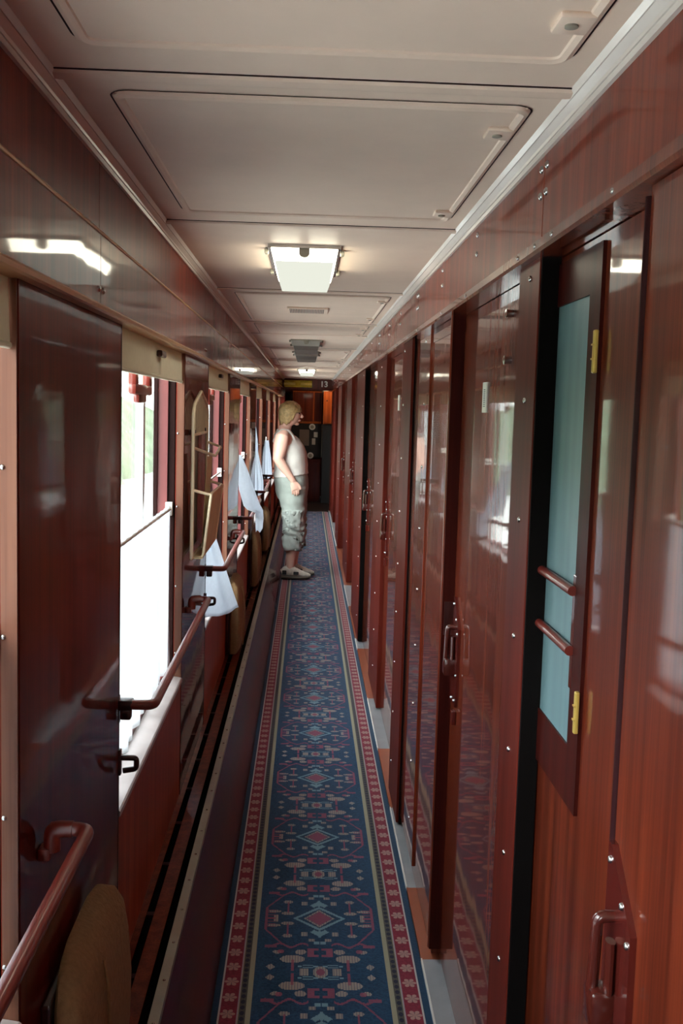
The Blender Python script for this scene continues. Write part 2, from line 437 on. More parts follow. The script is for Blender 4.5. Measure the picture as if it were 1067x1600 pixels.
hatch(0.42, 1.375, 'cream ceiling hatch at the top edge, in front of the nearest crosswise joint', [(0.298, 1.23), (0.298, 0.55)])
hatch(1.575, 2.50, 'cream ceiling hatch between the nearest joint and the first lit lamp', [(0.300, 1.71), (0.300, 2.40)])
hatch(4.20, 5.50, 'cream ceiling hatch with slotted vent behind the first lit lamp', [(0.305, 4.37), (0.305, 5.20)], vent=(-0.105, 0.085, 4.72, 4.92))
hatch(5.70, 6.44, 'cream ceiling hatch just in front of the nearer unlit lamp', [(0.305, 5.85), (0.305, 6.3)])
hatch(8.05, 9.6, 'cream ceiling hatch behind the two unlit lamps', [(0.305, 8.3), (0.305, 9.3)])
hatch(9.95, 11.1, 'far cream ceiling hatch in front of the small distant lit lamp', [(0.305, 10.2), (0.305, 10.9)])

def lamp(y, label, lit):
    t = empty('ceiling_lamp', label, 'ceiling lamp', 'box lamps along the ceiling', loc=(-0.02, y, ZC))
    x0, x1 = -0.104, 0.104
    B(x0, x1, 0, 0.62, -0.010, 0.0).build('base_plate', 'steel' if lit else 'grey', t)
    def frustum(a, b):
        mb = MB(); A = [mb.bm.verts.new(p) for p in a]; C_ = [mb.bm.verts.new(p) for p in b]
        for i in range(4): mb.bm.faces.new((A[i], A[(i+1) % 4], C_[(i+1) % 4], C_[i]))
        mb.bm.faces.new(A[::-1]); mb.bm.faces.new(C_)
        return mb
    q = lambda h, ya, yb, z: [(-h, ya, z), (h, ya, z), (h, yb, z), (-h, yb, z)]
    frustum(q(0.096, 0.012, 0.53, -0.008), q(0.086, 0.034, 0.52, -0.042)).build('glass_body', 'lamp_lit' if lit else 'lampgrey', t)
    frustum(q(0.084, 0.036, 0.60, -0.0422), q(0.076, 0.10, 0.59, -0.066)).build('lens', 'lamp_lit2' if lit else 'lampdark', t)
    mb = MB(); mb.prism([(-0.015, -0.010), (0.015, -0.010), (0.015, -0.025), (0.010, -0.032), (0, -0.035), (-0.010, -0.032), (-0.015, -0.025)], 'y', 0.004, 0.022)
    mb.build('socket_cap', 'grey', t)
    for sx in (-1, 1):
        for yy in (0.09, 0.54):
            B(sx*0.104-0.006+sx*0.006, sx*0.104+0.006+sx*0.006, yy-0.016, yy+0.016, -0.016, 0.0, bev=0.003).build('clip', 'grey', t)
    return t
lamp(-1.0, 'unseen lit ceiling lamp behind the viewer, added to brighten the ceiling', True)  # out of view, added to light the near ceiling
lamp(2.955, 'lit ceiling lamp nearest the viewer with glowing cream glass', True)
lamp(6.95, 'grey unlit ceiling lamp, the nearer of two dark ones', False)
lamp(8.30, 'grey unlit ceiling lamp, the farther of two dark ones', False)
lamp(12.1, 'small lit ceiling lamp near the far end of the corridor', True)

# cornices: stepped white moulding where ceiling meets wall
def cornice(name, s, xw):
    mb = MB()
    pr = [(xw, 2.056), (xw-0.006, 2.056), (xw-0.008, 2.0625), (xw-0.0105, 2.0625), (xw-0.0125, 2.066), (xw-0.0215, 2.073), (xw-0.0235, 2.073), (xw-0.030, 2.0805), (xw, 2.0805)]
    mb.prism([(s*p[0], p[1]) for p in pr], 'y', YN, YF)
    return mb.build(name, 'cornice', kind='structure')
cornice('trim_1', 1, 0.390)
cornice('trim_2', -1, 0.392)

# ------------------------------------------------------------------ right wall
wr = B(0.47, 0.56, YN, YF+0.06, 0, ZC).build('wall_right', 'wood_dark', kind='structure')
# fascia above the doors
edges = [YN, -0.2, 1.765, 3.75, 5.74, 7.70, 9.68, 11.65, 13.6, YF]
for a, b in zip(edges, edges[1:]):
    f = B(0.390, 0.470, a+0.0015, b-0.0015, 1.905, 2.068, bev=0.001, seg=1).build('fascia_panel', 'wood_fascia', wr)
    ys = [a+0.02, b-0.02, a+0.02+(b-a)/3, b-0.02-(b-a)/3]
    for y in ys:
        if y > 0.4:
            for z in (2.036, 1.992): screw(f, 0.390, y, z, 1, 0.0068)
# head moulding below the fascia
mb = MB(); mb.prism([(0.390, 1.912), (0.374, 1.909), (0.3735, 1.894), (0.376, 1.888), (0.47, 1.888), (0.47, 1.912)], 'y', YN, YF)
hm = mb.build('trim_3', 'wood', kind='structure')
for y in (1.30, 1.62, 1.74, 1.88, 2.5, 2.95, 3.6, 3.95, 4.4): screw(hm, 0.3735, y, 1.901, 1, 0.004)

def handle(door, xp, y, z):
    """moulded pull: plate on the door edge, bar standing off it, block at the bottom"""
    h = empty('handle', parent=door)
    mb = MB()
    pr = [(y-0.012+0.045, z+0.125), (y+0.045, z+0.125), (y+0.05, z-0.17), (y-0.035, z-0.17), (y-0.050, z-0.14), (y-0.050, z+0.05)]
    mb.prism(pr, 'x', xp-0.008, xp+0.001)
    pl = mb.build('plate', 'stile', h)
    for (dy, dz) in ((0.035, 0.105), (-0.015, 0.07), (-0.040, 0.035), (-0.040, -0.08), (-0.020, -0.155), (0.03, -0.16)):
        screw(pl, xp-0.008, y+dy, z+dz, 1, 0.0048)
    mb = MB()
    path = bend([(xp-0.004, y+0.01, z+0.045), (xp-0.027, y+0.012, z+0.045), (xp-0.030, y+0.012, z-0.050)], 0.02, 6)
    mb.loft([(p, 0.0075, 0.0075) for p in path], 12, transport=True)
    mb.build('grip', 'grip', h, smooth=True)
    B(xp-0.036, xp-0.004, y-0.008, y+0.028, z-0.090, z-0.042, bev=0.006).build('grip_block', 'grip', h, smooth=True)
    mb = MB(); mb.loft([((xp-0.014, y, z+0.02), 0.006, 0.010), ((xp-0.014, y, z-0.045), 0.006, 0.010)], 10)
    mb.build('latch_lever', 'grip', h, smooth=True)
    B(xp-0.012, xp, y-0.022, y+0.006, z-0.225, z-0.185, bev=0.003).build('lock', 'stile', h)
    return h

def stile(y0, y1, x, screws_y=None, mat='stile', z0=0.02):
    s = B(x, 0.472, y0, y1, z0, 1.890, bev=0.002, seg=1).build('stile', mat, wr)
    if screws_y is not None:
        for z in (1.86, 1.645, 1.43, 1.215, 1.0, 0.80, 0.59, 0.38, 0.17): screw(s, x, screws_y, z, 1, 0.0055)
    return s

# door_1: nearest, flush, pull handle on its far edge
d = empty('door_1', kind='structure', label='nearest varnished compartment door at the right edge with a brown pull handle')
B(0.390, 0.43, -0.62, 1.198, 0.015, 1.886).build('leaf', 'wood', d)
mb = MB(); mb.loft([((0.393, 1.204, 0.015), 0.008, 0.007), ((0.393, 1.204, 1.875), 0.008, 0.007)], 12)
mb.build('edge_bead', 'edge', d, smooth=True)
handle(d, 0.390, 1.15, 0.98)
# door_2: glazed door with bars
d = empty('door_2', kind='structure', label='compartment door with a blue-green frosted pane and two bars')
def pane_door(d, xf, y0, y1, fy0, fy1, fz0, fz1, gy0, gy1, gz0, gz1):
    mb = MB()
    mb.box(xf, xf+0.035, y0, fy0, 0.015, 1.886); mb.box(xf, xf+0.035, fy0, fy1, 0.015, fz0); mb.box(xf, xf+0.035, fy0, fy1, fz1, 1.886)
    mb.box(xf, xf+0.035, fy1, y1, 0.015, 1.886)
    mb.build('leaf', 'wood', d)
    mb = MB(); e = xf-0.006
    mb.box(e, xf+0.03, fy0, gy0, fz0, fz1); mb.box(e, xf+0.03, gy1, fy1, fz0, fz1)
    mb.box(e, xf+0.03, gy0, gy1, fz0, gz0); mb.box(e, xf+0.03, gy0, gy1, gz1, fz1)
    return mb.build('pane_frame', 'post_dark', d)
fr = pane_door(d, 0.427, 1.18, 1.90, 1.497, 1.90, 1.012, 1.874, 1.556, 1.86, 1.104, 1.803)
B(0.4245, 0.4275, 1.55, 1.87, 1.10, 1.81).build('pane', 'teal', d)
B(0.4205, 0.4265, 1.548, 1.566, 1.195, 1.375, bev=0.002).build('bar_plate', 'wood_dark', d)
for z in (1.351, 1.257):
    mb = MB(); mb.loft([((0.416, 1.548, z), 0.008, 0.008), ((0.416, 1.85, z), 0.008, 0.008)], 12)
    mb.build('bar', 'rail', d, smooth=True)
for z0, z1 in ((1.683, 1.746), (1.141, 1.206)):
    mb = MB(); mb.box(0.414, 0.421, 1.494, 1.504, z0, z1, bev=0.002)
    for q in (0.33, 0.66): mb.box(0.4125, 0.4142, 1.4935, 1.5045, z0+(z1-z0)*q-0.0012, z0+(z1-z0)*q+0.0012)
    mb.build('hinge', 'brass', d)
# black strip put in for the shade in the corner beside the post
B(0.392, 0.4242, 1.757, 1.768, 0.02, 1.888).build('gap_shade_1', 'black', kind='structure')
stile(1.766, 1.935, 0.390, 1.84, mat='wood_satin')
# door_3
d = empty('door_3', kind='structure', label='varnished door with a small white thermometer plate beyond the glazed door')
B(0.430, 0.465, 1.90, 2.86, 0.02, 1.886).build('leaf', 'wood', d)
tp = B(0.4265, 0.4305, 2.450, 2.508, 1.622, 1.695).build('label_plate', 'white', d, label='small white plate')
mb = MB()
for i in range(9): mb.box(0.4258, 0.4266, 2.468, 2.490, 1.636+0.005*i, 1.638+0.005*i)
mb.build('scale_marks', 'ink', tp)
for z in (1.832, 1.734):
    mb = MB(); mb.loft([((0.430, 2.185, z), 0.008, 0.008), ((0.420, 2.185, z), 0.008, 0.008), ((0.414, 2.185, z), 0.010, 0.010), ((0.412, 2.185, z), 0.004, 0.004)], 12, up=(0, 1, 0))
    mb.build('knob', 'steel', d, smooth=True)
handle(d, 0.430, 2.765, 0.985)
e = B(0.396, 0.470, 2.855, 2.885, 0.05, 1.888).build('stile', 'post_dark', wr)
B(0.402, 0.428, 2.853, 2.8555, 0.99, 1.085).build('strike_plate', 'bracket', e)
mb = MB(); mb.loft([((0.3965, 2.872, 0.05), 0.004, 0.012), ((0.3965, 2.872, 1.888), 0.004, 0.012)], 10); mb.build('edge_bead', 'wood', e, smooth=True)
# door_4: recessed glossy leaf plus screwed board
d = empty('door_4', kind='structure', label='glossy varnished leaf reflecting the windows, beside the screwed wide board')
B(0.407, 0.44, 2.885, 3.47, 0.02, 1.886).build('leaf', 'wood', d)
B(0.4065-0.0015, 0.41, 2.905, 3.40, 1.845, 1.886).build('top_rail', 'wood_dark', d)
s = stile(3.40, 3.835, 0.400, 3.535, mat='wood', z0=0.05)
B(0.398, 0.404, 3.838, 3.850, 0.95, 1.06).build('hinge', 'strip', s)
B(0.394, 0.44, 3.836, 3.852, 0.02, 1.888).build('gap_shade_2', 'black', kind='structure')  # shaded gap before the stile, drawn as a black strip
stile(3.85, 4.22, 0.385, 4.13, mat='wood_satin')
# door_5 .. further along
d = empty('door_5', kind='structure', label='varnished door with pull handle between the two screwed dark boards')
B(0.430, 0.465, 4.15, 5.40, 0.02, 1.886).build('leaf', 'wood', d)
tp = B(0.4265, 0.4305, 4.80, 4.86, 1.622, 1.695).build('label_plate', 'white', d)
handle(d, 0.430, 5.28, 1.04)
stile(5.39, 6.10, 0.408, 5.72, mat='wood_satin')
d = empty('door_6', kind='structure', label='sixth varnished door along the right wall, with pull handle')
B(0.420, 0.455, 6.08, 7.03, 0.02, 1.886).build('leaf', 'wood', d)
handle(d, 0.420, 6.80, 1.04)
B(0.388, 0.44, 6.985, 7.0, 0.02, 1.888).build('gap_shade_3', 'black', kind='structure')  # black strip in place of the dark shade at this step
stile(7.0, 8.05, 0.385, 7.15, mat='wood_satin')
d = empty('door_7', kind='structure', label='seventh varnished door along the right wall')
B(0.430, 0.465, 8.0, 9.45, 0.02, 1.886).build('leaf', 'wood', d)
handle(d, 0.430, 9.2, 1.04)
stile(9.42, 10.5, 0.400, 8.0+1.6, mat='wood_satin')
d = empty('door_8', kind='structure', label='eighth varnished door along the right wall')
B(0.420, 0.455, 10.45, 11.8, 0.02, 1.886).build('leaf', 'wood', d)
handle(d, 0.420, 11.2, 1.04)
stile(11.75, 12.9, 0.386, 12.1, mat='wood_satin')
d = empty('door_9', kind='structure', label='farthest varnished door along the right wall')
B(0.425, 0.46, 12.85, 14.5, 0.02, 1.886).build('leaf', 'wood', d)
stile(14.45, YF, 0.395, 14.8, mat='wood_satin')

# thresholds and kickboards along the foot of the right wall
segs = [(-0.6, 1.20, 'silver'), (1.20, 1.76, 'skirt'), (1.76, 2.865, 'silver'), (2.865, 3.32, 'skirt'), (3.32, 4.02, 'silver'), (4.02, 4.75, 'skirt'), (4.75, 5.6, 'silver'), (5.6, 6.8, 'skirt'), (6.8, 7.1, 'silver'), (7.1, 8.3, 'skirt'), (8.3, 9.3, 'silver'), (9.3, 12, 'skirt'), (12, YF, 'silver')]
for i, (a, b, mt) in enumerate(segs):
    t = B(0.3765, 0.47, a, b, -0.004, 0.012).build('baseboard_right_%d' % (i+1), mt, kind='structure')
    if mt == 'silver': B(0.3745, 0.3785, a, b, -0.004, 0.016).build('edge_strip', 'white', t)

# ------------------------------------------------------------------ left wall
XL = -0.41
SILL, WTOP = 0.69, 1.86
wl = empty('wall_left', kind='structure')
fe = [YN, -0.1, 1.945, 3.9, 5.87, 7.84, 9.81, 11.78, 13.75, YF]
for a, b in zip(fe, fe[1:]):
    B(-0.47, -0.392, a+0.001, b-0.001, 1.934, 2.068, bev=0.001, seg=1).build('upper_fascia', 'wood_fascia', wl)
    f = B(-0.47, -0.389, a+0.001, b-0.001, 1.800, 1.930, bev=0.001, seg=1).build('lower_fascia', 'wood_fascia', wl)
    for y in (a+0.02, b-0.02):
        if y > 0: screw(f, -0.389, y, 1.827, -1, 0.006)
# beads
mb = MB(); mb.loft([((-0.390, YN, 1.932), 0.004, 0.004), ((-0.390, YF, 1.932), 0.004, 0.004)], 8); mb.build('trim_7', 'bead', kind='structure', smooth=True)
mb = MB(); mb.prism([(-0.470, 1.802), (-0.386, 1.802), (-0.383, 1.798), (-0.384, 1.791), (-0.390, 1.789), (-0.470, 1.789)], 'y', YN, YF); mb.build('trim_8', 'bead', kind='structure')
# apron below the sills, pier panels between windows
B(-0.47, XL, YN, YF, 0.0, SILL).build('apron', 'wood_dull', wl)
for k in NW:
    y0, y1 = win(k)
    nxt = min(win(k+1)[0], YF)
    p = B(-0.437, XL+0.002, y1, nxt, 0.20, 1.795, bev=0.0015, seg=1).build('pier_panel', 'wood_pier', wl)
    es_ = B(-0.433, XL+0.0005, y1-0.006, y1, SILL, 1.795).build('edge_strip', 'wood_light', p)
    B(-0.437, XL+0.003, nxt-0.004, nxt+0.001, 0.20, 1.795).build('dark_edge', 'bracket', p)
    B(-0.516, -0.4375, y1+0.03, nxt-0.03, 0.0, ZC).build('outer_wall', 'frame_dark', wl)
    for z in (1.75, 1.525, 1.28, 1.01, 0.78):
        sc_ = screw(es_, -0.4295, y1-0.006, z, 1, 0.0042); sc_.rotation_euler = (0, 0, radians(90))
B(-0.516, -0.47, YN, YF, 0.0, SILL-0.02).build('outer_apron', 'frame_dark', wl)
B(-0.516, -0.47, YN, YF, WTOP, ZC).build('outer_head', 'frame_dark', wl)

def window(k):
    y0, y1 = win(k)
    w = empty('window_%d' % (k+2), kind='structure')
    fx0, fx1 = -0.495, -0.462
    fr = MB()
    fr.box(fx0, fx1, y1-0.012, y1+0.05, SILL, WTOP); fr.box(fx0, fx1, y0-0.05, y0+0.012, SILL, WTOP)
    fr.box(fx0, fx1, y0, y1, WTOP-0.05, WTOP); fr.box(fx0, fx1, y0, y1, SILL-0.01, SILL+0.03)
    fr.build('frame', 'frame_red', w)
    mb = MB()
    mb.box(-0.462, -0.440, y1-0.001, y1+0.03, SILL, WTOP); mb.box(-0.462, -0.440, y0-0.03, y0+0.001, SILL, WTOP)
    mb.box(-0.505, -0.495, y1-0.022, y1+0.05, SILL, WTOP); mb.box(-0.505, -0.495, y0-0.05, y0+0.022, SILL, WTOP)
    mb.build('seal', 'frame_dark', w)
    B(-0.515, -0.509, y0-0.02, y1+0.02, SILL, WTOP).build('glass', 'glass', w)
    mb = MB(); mb.prism([(-0.50, SILL+0.020), (-0.408, SILL+0.005), (-0.404, SILL+0.002), (-0.404, SILL-0.010), (-0.408, SILL-0.010), (-0.410, SILL+0.001), (-0.50, SILL+0.001)], 'y', y0+0.002, y1-0.007)
    mb.build('sill', 'sill', w)
    # mullion of the sliding light
    B(-0.508, -0.497, y1-0.30, y1-0.265, SILL, WTOP).build('mullion', 'silver', w)
    if k >= 1:
        yc = y0+0.53
        hmb = MB()
        for yy in (yc-0.115, yc+0.115):
            hmb.box(-0.462, -0.440, yy-0.022, yy+0.022, 1.665, 1.76, bev=0.007)
        hmb.box(-0.462, -0.440, yc-0.137, yc+0.137, 1.643, 1.672, bev=0.007)
        hmb.box(-0.462, -0.444, yc-0.060, yc+0.060, 1.622, 1.65, bev=0.006)
        hmb.build('pull_handle', 'rail', w, smooth=True)
    return w
for k in NW: window(k)

# roller blinds, one above each window
blabel = {0: 'cream roller blind of the window beside the viewer', 1: 'cream roller blind rolled up over the nearest window', 2: 'cream roller blind over the window beyond the magazine rack',
          3: 'cream roller blind over the third visible window', 4: 'cream roller blind over the window beside the person',
          5: 'small cream blind over the first window beyond the person', 6: 'tiny cream blind over the second window beyond the person'}
for k in range(0, 7):
    y0, y1 = win(k)
    t = empty('roller_blind', blabel[k], 'blind', 'roller blinds over the windows', loc=(-0.42, (y0+y1)/2, 1.75))
    L = (y1-y0)/2
    mb = MB()
    for i in range(14):
        ya = -L+0.02 + (2*L-0.03)*i/14; yb = -L+0.02+(2*L-0.03)*(i+1)/14
        za = -0.052-0.004*sin(i*0.7); zb = -0.052-0.004*sin((i+1)*0.7)
        v = [mb.bm.verts.new(p) for p in ((0.0, ya, 0.05), (0.0, yb, 0.05), (0.003, yb, zb), (0.003, ya, za), (-0.004, ya, 0.05), (-0.004, yb, 0.05), (-0.003, yb, zb), (-0.003, ya, za))]
        for q in ((0, 1, 2, 3), (7, 6, 5, 4), (3, 2, 6, 7), (0, 4, 5, 1), (0, 3, 7, 4), (1, 5, 6, 2)): mb.bm.faces.new([v[j] for j in q])
    mb.build('cloth', 'blind', t)
    mb = MB(); mb.loft([((0.001, -L+0.02, -0.054), 0.005, 0.005), ((0.001, L-0.01, -0.054), 0.005, 0.005)], 10); mb.build('hem_bar', 'blind', t, smooth=True)
    if k in (1, 2):
        B(0.002, 0.018, 0.00, 0.09, 0.0, 0.018, bev=0.004).build('catch', 'bracket', t)

# handrails
rl = {0: 'red-brown handrail running out of the bottom left corner', 1: 'red-brown handrail across the nearest window', 2: 'red-brown handrail crossing the second window behind the hanging curtain',
      3: 'red-brown handrail beside the bowed white curtain', 4: 'handrail beside the person'}
for k in range(0, 6):
    y0, y1 = win(k)
    t = empty('handrail', rl.get(k, 'far handrail on the window side beyond the person'), 'handrail', 'handrails across the windows', loc=(XL, y0, 0.945))
    L = y1-y0
    pts = bend([(0.030, -0.005, 0), (0.080, -0.005, 0), (0.080, 0.06, 0.0), (0.080, L+0.11, 0.0), (0.020, L+0.11, 0.0)], 0.022, 5)
    mb = MB(); mb.tube(pts, 0.0115, 14); mb.build('rail', 'rail', t, smooth=True)
    mb = MB(); mb.box(0.001, 0.034, -0.016, 0.014, -0.012, 0.012, bev=0.004); mb.box(0.006, 0.030, -0.014, 0.012, -0.034, -0.010, bev=0.004)
    mb.box(-0.010, 0.004, -0.012, 0.010, -0.045, 0.02, bev=0.003)
    mb.build('near_bracket', 'bracket', t, smooth=True)
    mb = MB(); mb.tube(bend([(0.055, L+0.11, 0), (0.022, L+0.11, 0), (0.022, L+0.11, -0.035)], 0.012, 4), 0.0135, 12)
    mb.box(0.002, 0.022, L+0.095, L+0.125, -0.048, -0.028, bev=0.003)
    mb.build('far_bracket', 'rail', t, smooth=True)
    # small hook under the near bracket
    mb = MB(); mb.tube(bend([(0.0, 0.0, -0.125), (0.042, 0.0, -0.125), (0.042, 0.0, -0.150), (0.012, 0.0, -0.155)], 0.008, 4), 0.0065, 10)
    mb.box(-0.003, 0.008, -0.008, 0.008, -0.165, -0.105, bev=0.002)
    mb.build('curtain_hook', 'bracket', t, smooth=True)

# heating duct casing with slatted top and metal edge strip
hc = empty('heater_casing', 'low dark glossy heater casing with metal edge strip under the windows', 'heater casing', loc=(0, 0, 0))
XS, ZS = -0.290, 0.283
mb = MB(); mb.prism([(XS-0.004, ZS-0.004), (XS-0.012, ZS-0.004), (-0.228, 0.005), (-0.218, 0.005)], 'y', YN, YF); mb.build('front_panel', 'casing', hc)
B(XS-0.12, XS-0.02, YN, YF, 0.10, 0.21).build('dark_duct', 'black', hc)
B(XS-0.082, XS-0.045, YN, YF, ZS-0.014, ZS-0.004).build('slat', 'wood', hc)
B(XS-0.12, XS-0.102, YN, YF, ZS-0.014, ZS-0.004).build('slat', 'wood', hc)
mb = MB(); mb.prism([(XS-0.024, ZS), (XS, ZS), (XS, ZS-0.02), (XS-0.003, ZS-0.02), (XS-0.003, ZS-0.003), (XS-0.024, ZS-0.003)], 'y', YN, YF)
es = mb.build('edge_strip', 'strip', hc)
for i in range(26):
    o = screw(es, XS-0.011, 1.6+0.17*i, ZS, 1, 0.0035); o.rotation_euler = (0, radians(90), 0)
for i in range(40):
    y = 0.8+0.30*i
    B(XS-0.102, XS-0.082, y, y+0.02, ZS-0.013, ZS-0.007).build('spacer', 'edge', hc)

# tip-up seats folded against the piers
def seat(yc, label, w=0.46):
    t = empty('folding_seat', label, 'folding seat', 'beige tip-up seats against the window wall', loc=(XL+0.003, yc, 0.295))
    secs = []
    mb = MB()
    n = 28
    zs = [0.0, 0.02, 0.09, 0.18, 0.27, 0.33, 0.365, 0.385, 0.393]
    th = [0.050, 0.062, 0.070, 0.072, 0.066, 0.058, 0.044, 0.026, 0.006]
    ww = [0.90, 0.96, 1.0, 1.0, 0.97, 0.92, 0.82, 0.66, 0.40]
    rings = []
    for z, tk, q in zip(zs, th, ww):
        ring = []
        for j in range(n):
            a = 2*pi*j/n
            ex = 0.45
            cx = math.copysign(abs(cos(a))**ex, cos(a)); cy = math.copysign(abs(sin(a))**ex, sin(a))
            ring.append(mb.bm.verts.new((0.012+tk/2*(1+cx), cy*w/2*q, z)))
        rings.append(ring)
    for a, b in zip(rings, rings[1:]):
        for j in range(n): mb.bm.faces.new((a[j], a[(j+1) % n], b[(j+1) % n], b[j]))
    mb.bm.faces.new(rings[0][::-1]); mb.bm.faces.new(rings[-1])
    c = mb.build('cushion', 'seat', t, smooth=True)
    mb = MB(); mb.tube([(0.083, -0.06, 0.02), (0.0845, -0.06, 0.1), (0.085, -0.06, 0.20), (0.081, -0.06, 0.30), (0.072, -0.055, 0.345)], 0.003, 8); mb.build('piping', 'seat', c, smooth=True)
    B(0.0, 0.016, -w/2+0.02, w/2-0.02, 0.01, 0.35, bev=0.004).build('back_board', 'bracket', t)
    for s in (-1, 1): B(0.0, 0.05, s*(w/2-0.05)-0.012, s*(w/2-0.05)+0.012, -0.008, 0.02, bev=0.004).build('hinge_bracket', 'bracket', t)
    return t
seat(1.79, 'beige folded seat at the bottom left corner, nearest the viewer')
seat(5.62, 'beige folded seat just beyond the flared white curtain')
seat(7.72, 'beige folded seat below the bowed white curtain')
seat(9.62, 'beige folded seat behind the legs of the person')

# magazine rack on the second pier
t = empty('magazine_rack', 'beige wire magazine rack hung on the pier beyond the nearest window', 'magazine rack', loc=(XL+0.004, 3.765, 1.09))
def wire(pts, r=0.0065): return MB().tube(bend(pts, 0.014, 4), r, 10)
y0, y1 = -0.245, 0.245
wire([(0.018, 0.0, 0.0), (0.018, y0, 0.0), (0.018, y0, 0.50), (0.018, y0+0.04, 0.535), (0.018, 0.0, 0.580), (0.018, y1-0.04, 0.535), (0.018, y1, 0.50), (0.018, y1, 0.0), (0.018, 0.0, 0.0)]).build('frame', 'rack', t, smooth=True)
wire([(0.018, y0, 0.385), (0.078, y0+0.19, 0.350), (0.072, y1-0.01, 0.372), (0.018, y1, 0.390)], 0.005).build('pocket_wire', 'rack', t, smooth=True)
wire([(0.018, y0, 0.240), (0.076, y0+0.035, 0.222), (0.076, y1+0.03, 0.222), (0.018, y1, 0.240)], 0.005).build('pocket_wire', 'rack', t, smooth=True)
mb = MB(); mb.prism([(0.050, 0.0), (0.054, 0.0), (0.079, 0.222), (0.075, 0.222)], 'y', y0+0.035, y1+0.03); mb.build('pocket_panel', 'rack_panel', t)
for q in (y0+0.035, y1+0.03):
    wire([(0.018, max(y0, min(y1, q)), 0.0), (0.054, q, 0.002), (0.079, q, 0.224)], 0.005).build('side_wire', 'rack', t, smooth=True)
mb = MB(); mb.prism([(0.030, 0.01), (0.033, 0.01), (0.048, 0.345), (0.045, 0.345)], 'y', -0.03, 0.16); mb.build('divider', 'rack_panel', t)
mb = MB()
for i in range(11):
    yy = y0+0.03+(y1-y0-0.06)*i/10
    mb.tube([(0.018, yy, 0.43), (0.018, yy, 0.575-0.05*abs(yy)/0.2)], 0.002, 6)
mb.box(0.015, 0.021, y0+0.005, y1-0.005, 0.424, 0.433)
mb.build('top_lattice', 'rack', t)
mb = MB(); mb.box(0.010, 0.054, y0+0.01, y1, 0.0, 0.004)
mb.build('shelf', 'rack_panel', t)
for q in (-0.18, 0.18): B(0.0, 0.02, q-0.01, q+0.01, 0.425, 0.445).build('wall_clip', 'bracket', t)

# curtains
def cloth(name, grid, label, cat='curtain', group='white curtains on the window side', thick=0.0012, parent=None, mat='curtain'):
    """grid[v][u] of points"""
    mb = MB()
    V = [[mb.bm.verts.new(p) for p in row] for row in grid]
    for a, b in zip(V, V[1:]):
        for i in range(len(a)-1): mb.bm.faces.new((a[i], a[i+1], b[i+1], b[i]))
    o = mb.build(name, mat, parent, smooth=True, label=label, cat=cat, group=group)
    md = o.modifiers.new('thickness', 'SOLIDIFY'); md.thickness = thick
    return o
def rod(k, parent):
    y0, y1 = win(k)
    mb = MB(); mb.tube([(-0.452, y0+0.01, 1.272), (-0.452, y1-0.008, 1.272)], 0.005, 10)
    for y in (y0+0.016, y1-0.016): mb.box(-0.466, -0.442, y-0.010, y+0.010, 1.250, 1.296, bev=0.003)
    return mb.build('rod', 'white', parent, smooth=True)
def flat_curtain(k, label):
    y0, y1 = win(k)
    t = empty('window_curtain', label, 'curtain', 'white curtains on the window side')
    rows = []
    for iv in range(31):
        v = iv/30; row = []
        for iu in range(121):
            u = iu/120
            amp = 0.0015+0.010*v
            x = -0.452 + amp*sin(u*2*pi*13 + 0.6*sin(u*9)) + 0.004*sin(u*40+v*5)*v
            zb = SILL+0.050+0.010*sin(u*17)
            z = 1.285-(1.285-zb)*v
            row.append((x, y0+0.02+(y1-y0-0.04)*u, z))
        rows.append(row)
    o = cloth('cloth', rows, None, None, None, parent=t)
    rod(k, t)
    return t
flat_curtain(1, 'white half curtain drawn flat across the nearest window')
flat_curtain(0, 'white half curtain of the window beside the viewer')
def flared(k, label, y_top, y_bot, prof, zbot, folds=5):
    """curtain bunched on its rod and pushed out into the corridor; prof: list of (z, x_wall, x_out)"""
    t = empty('window_curtain', label, 'curtain', 'white curtains on the window side')
    rows = []
    n = 40
    for iv in range(29):
        v = iv/28
        s = v*(len(prof)-1); i = min(int(s), len(prof)-2); f = s-i
        z = prof[i][0]*(1-f)+prof[i+1][0]*f; xa = prof[i][1]*(1-f)+prof[i+1][1]*f; xb = prof[i][2]*(1-f)+prof[i+1][2]*f
        ya = y_top[0]*(1-v)+y_bot[0]*v; yb = y_top[1]*(1-v)+y_bot[1]*v
        row = []
        for iu in range(n+1):
            u = iu/n
            w = (sin(u*2*pi*folds+v*0.8)+0.5*sin(u*2*pi*folds*1.7+1))*(0.004+0.004*v)
            row.append((xa+(xb-xa)*u - 0.2*w, ya+(yb-ya)*u + w, z+0.008*sin(u*8)*v))
        rows.append(row)
    cloth('cloth', rows, None, None, None, parent=t, mat='curtain_loose')
    rod(k, t)
    return t
flared(2, 'white curtain flaring into a triangle below the magazine rack', (4.29, 4.42), (4.34, 4.62),
       [(1.285, -0.455, -0.446), (1.10, -0.450, -0.408), (0.96, -0.446, -0.366), (0.82, -0.443, -0.328), (0.70, -0.440, -0.292)], 0.7, 2)
flared(3, 'white curtain bowed like a blade into the corridor before the person', (6.40, 6.42), (6.45, 6.60),
       [(1.32, -0.436, -0.408), (1.22, -0.432, -0.365), (1.10, -0.415, -0.325), (1.0, -0.385, -0.288), (0.975, -0.362, -0.276), (0.955, -0.312, -0.270), (0.90, -0.310, -0.266), (0.83, -0.306, -0.272)], 0.8, 1)
flared(4, 'white curtain hanging beside the back of the person', (8.25, 8.4), (8.3, 8.55),
       [(1.46, -0.43, -0.418), (1.36, -0.43, -0.405), (1.25, -0.430, -0.398), (1.10, -0.43, -0.368), (1.0, -0.43, -0.352), (0.90, -0.43, -0.350)], 0.8, 3)
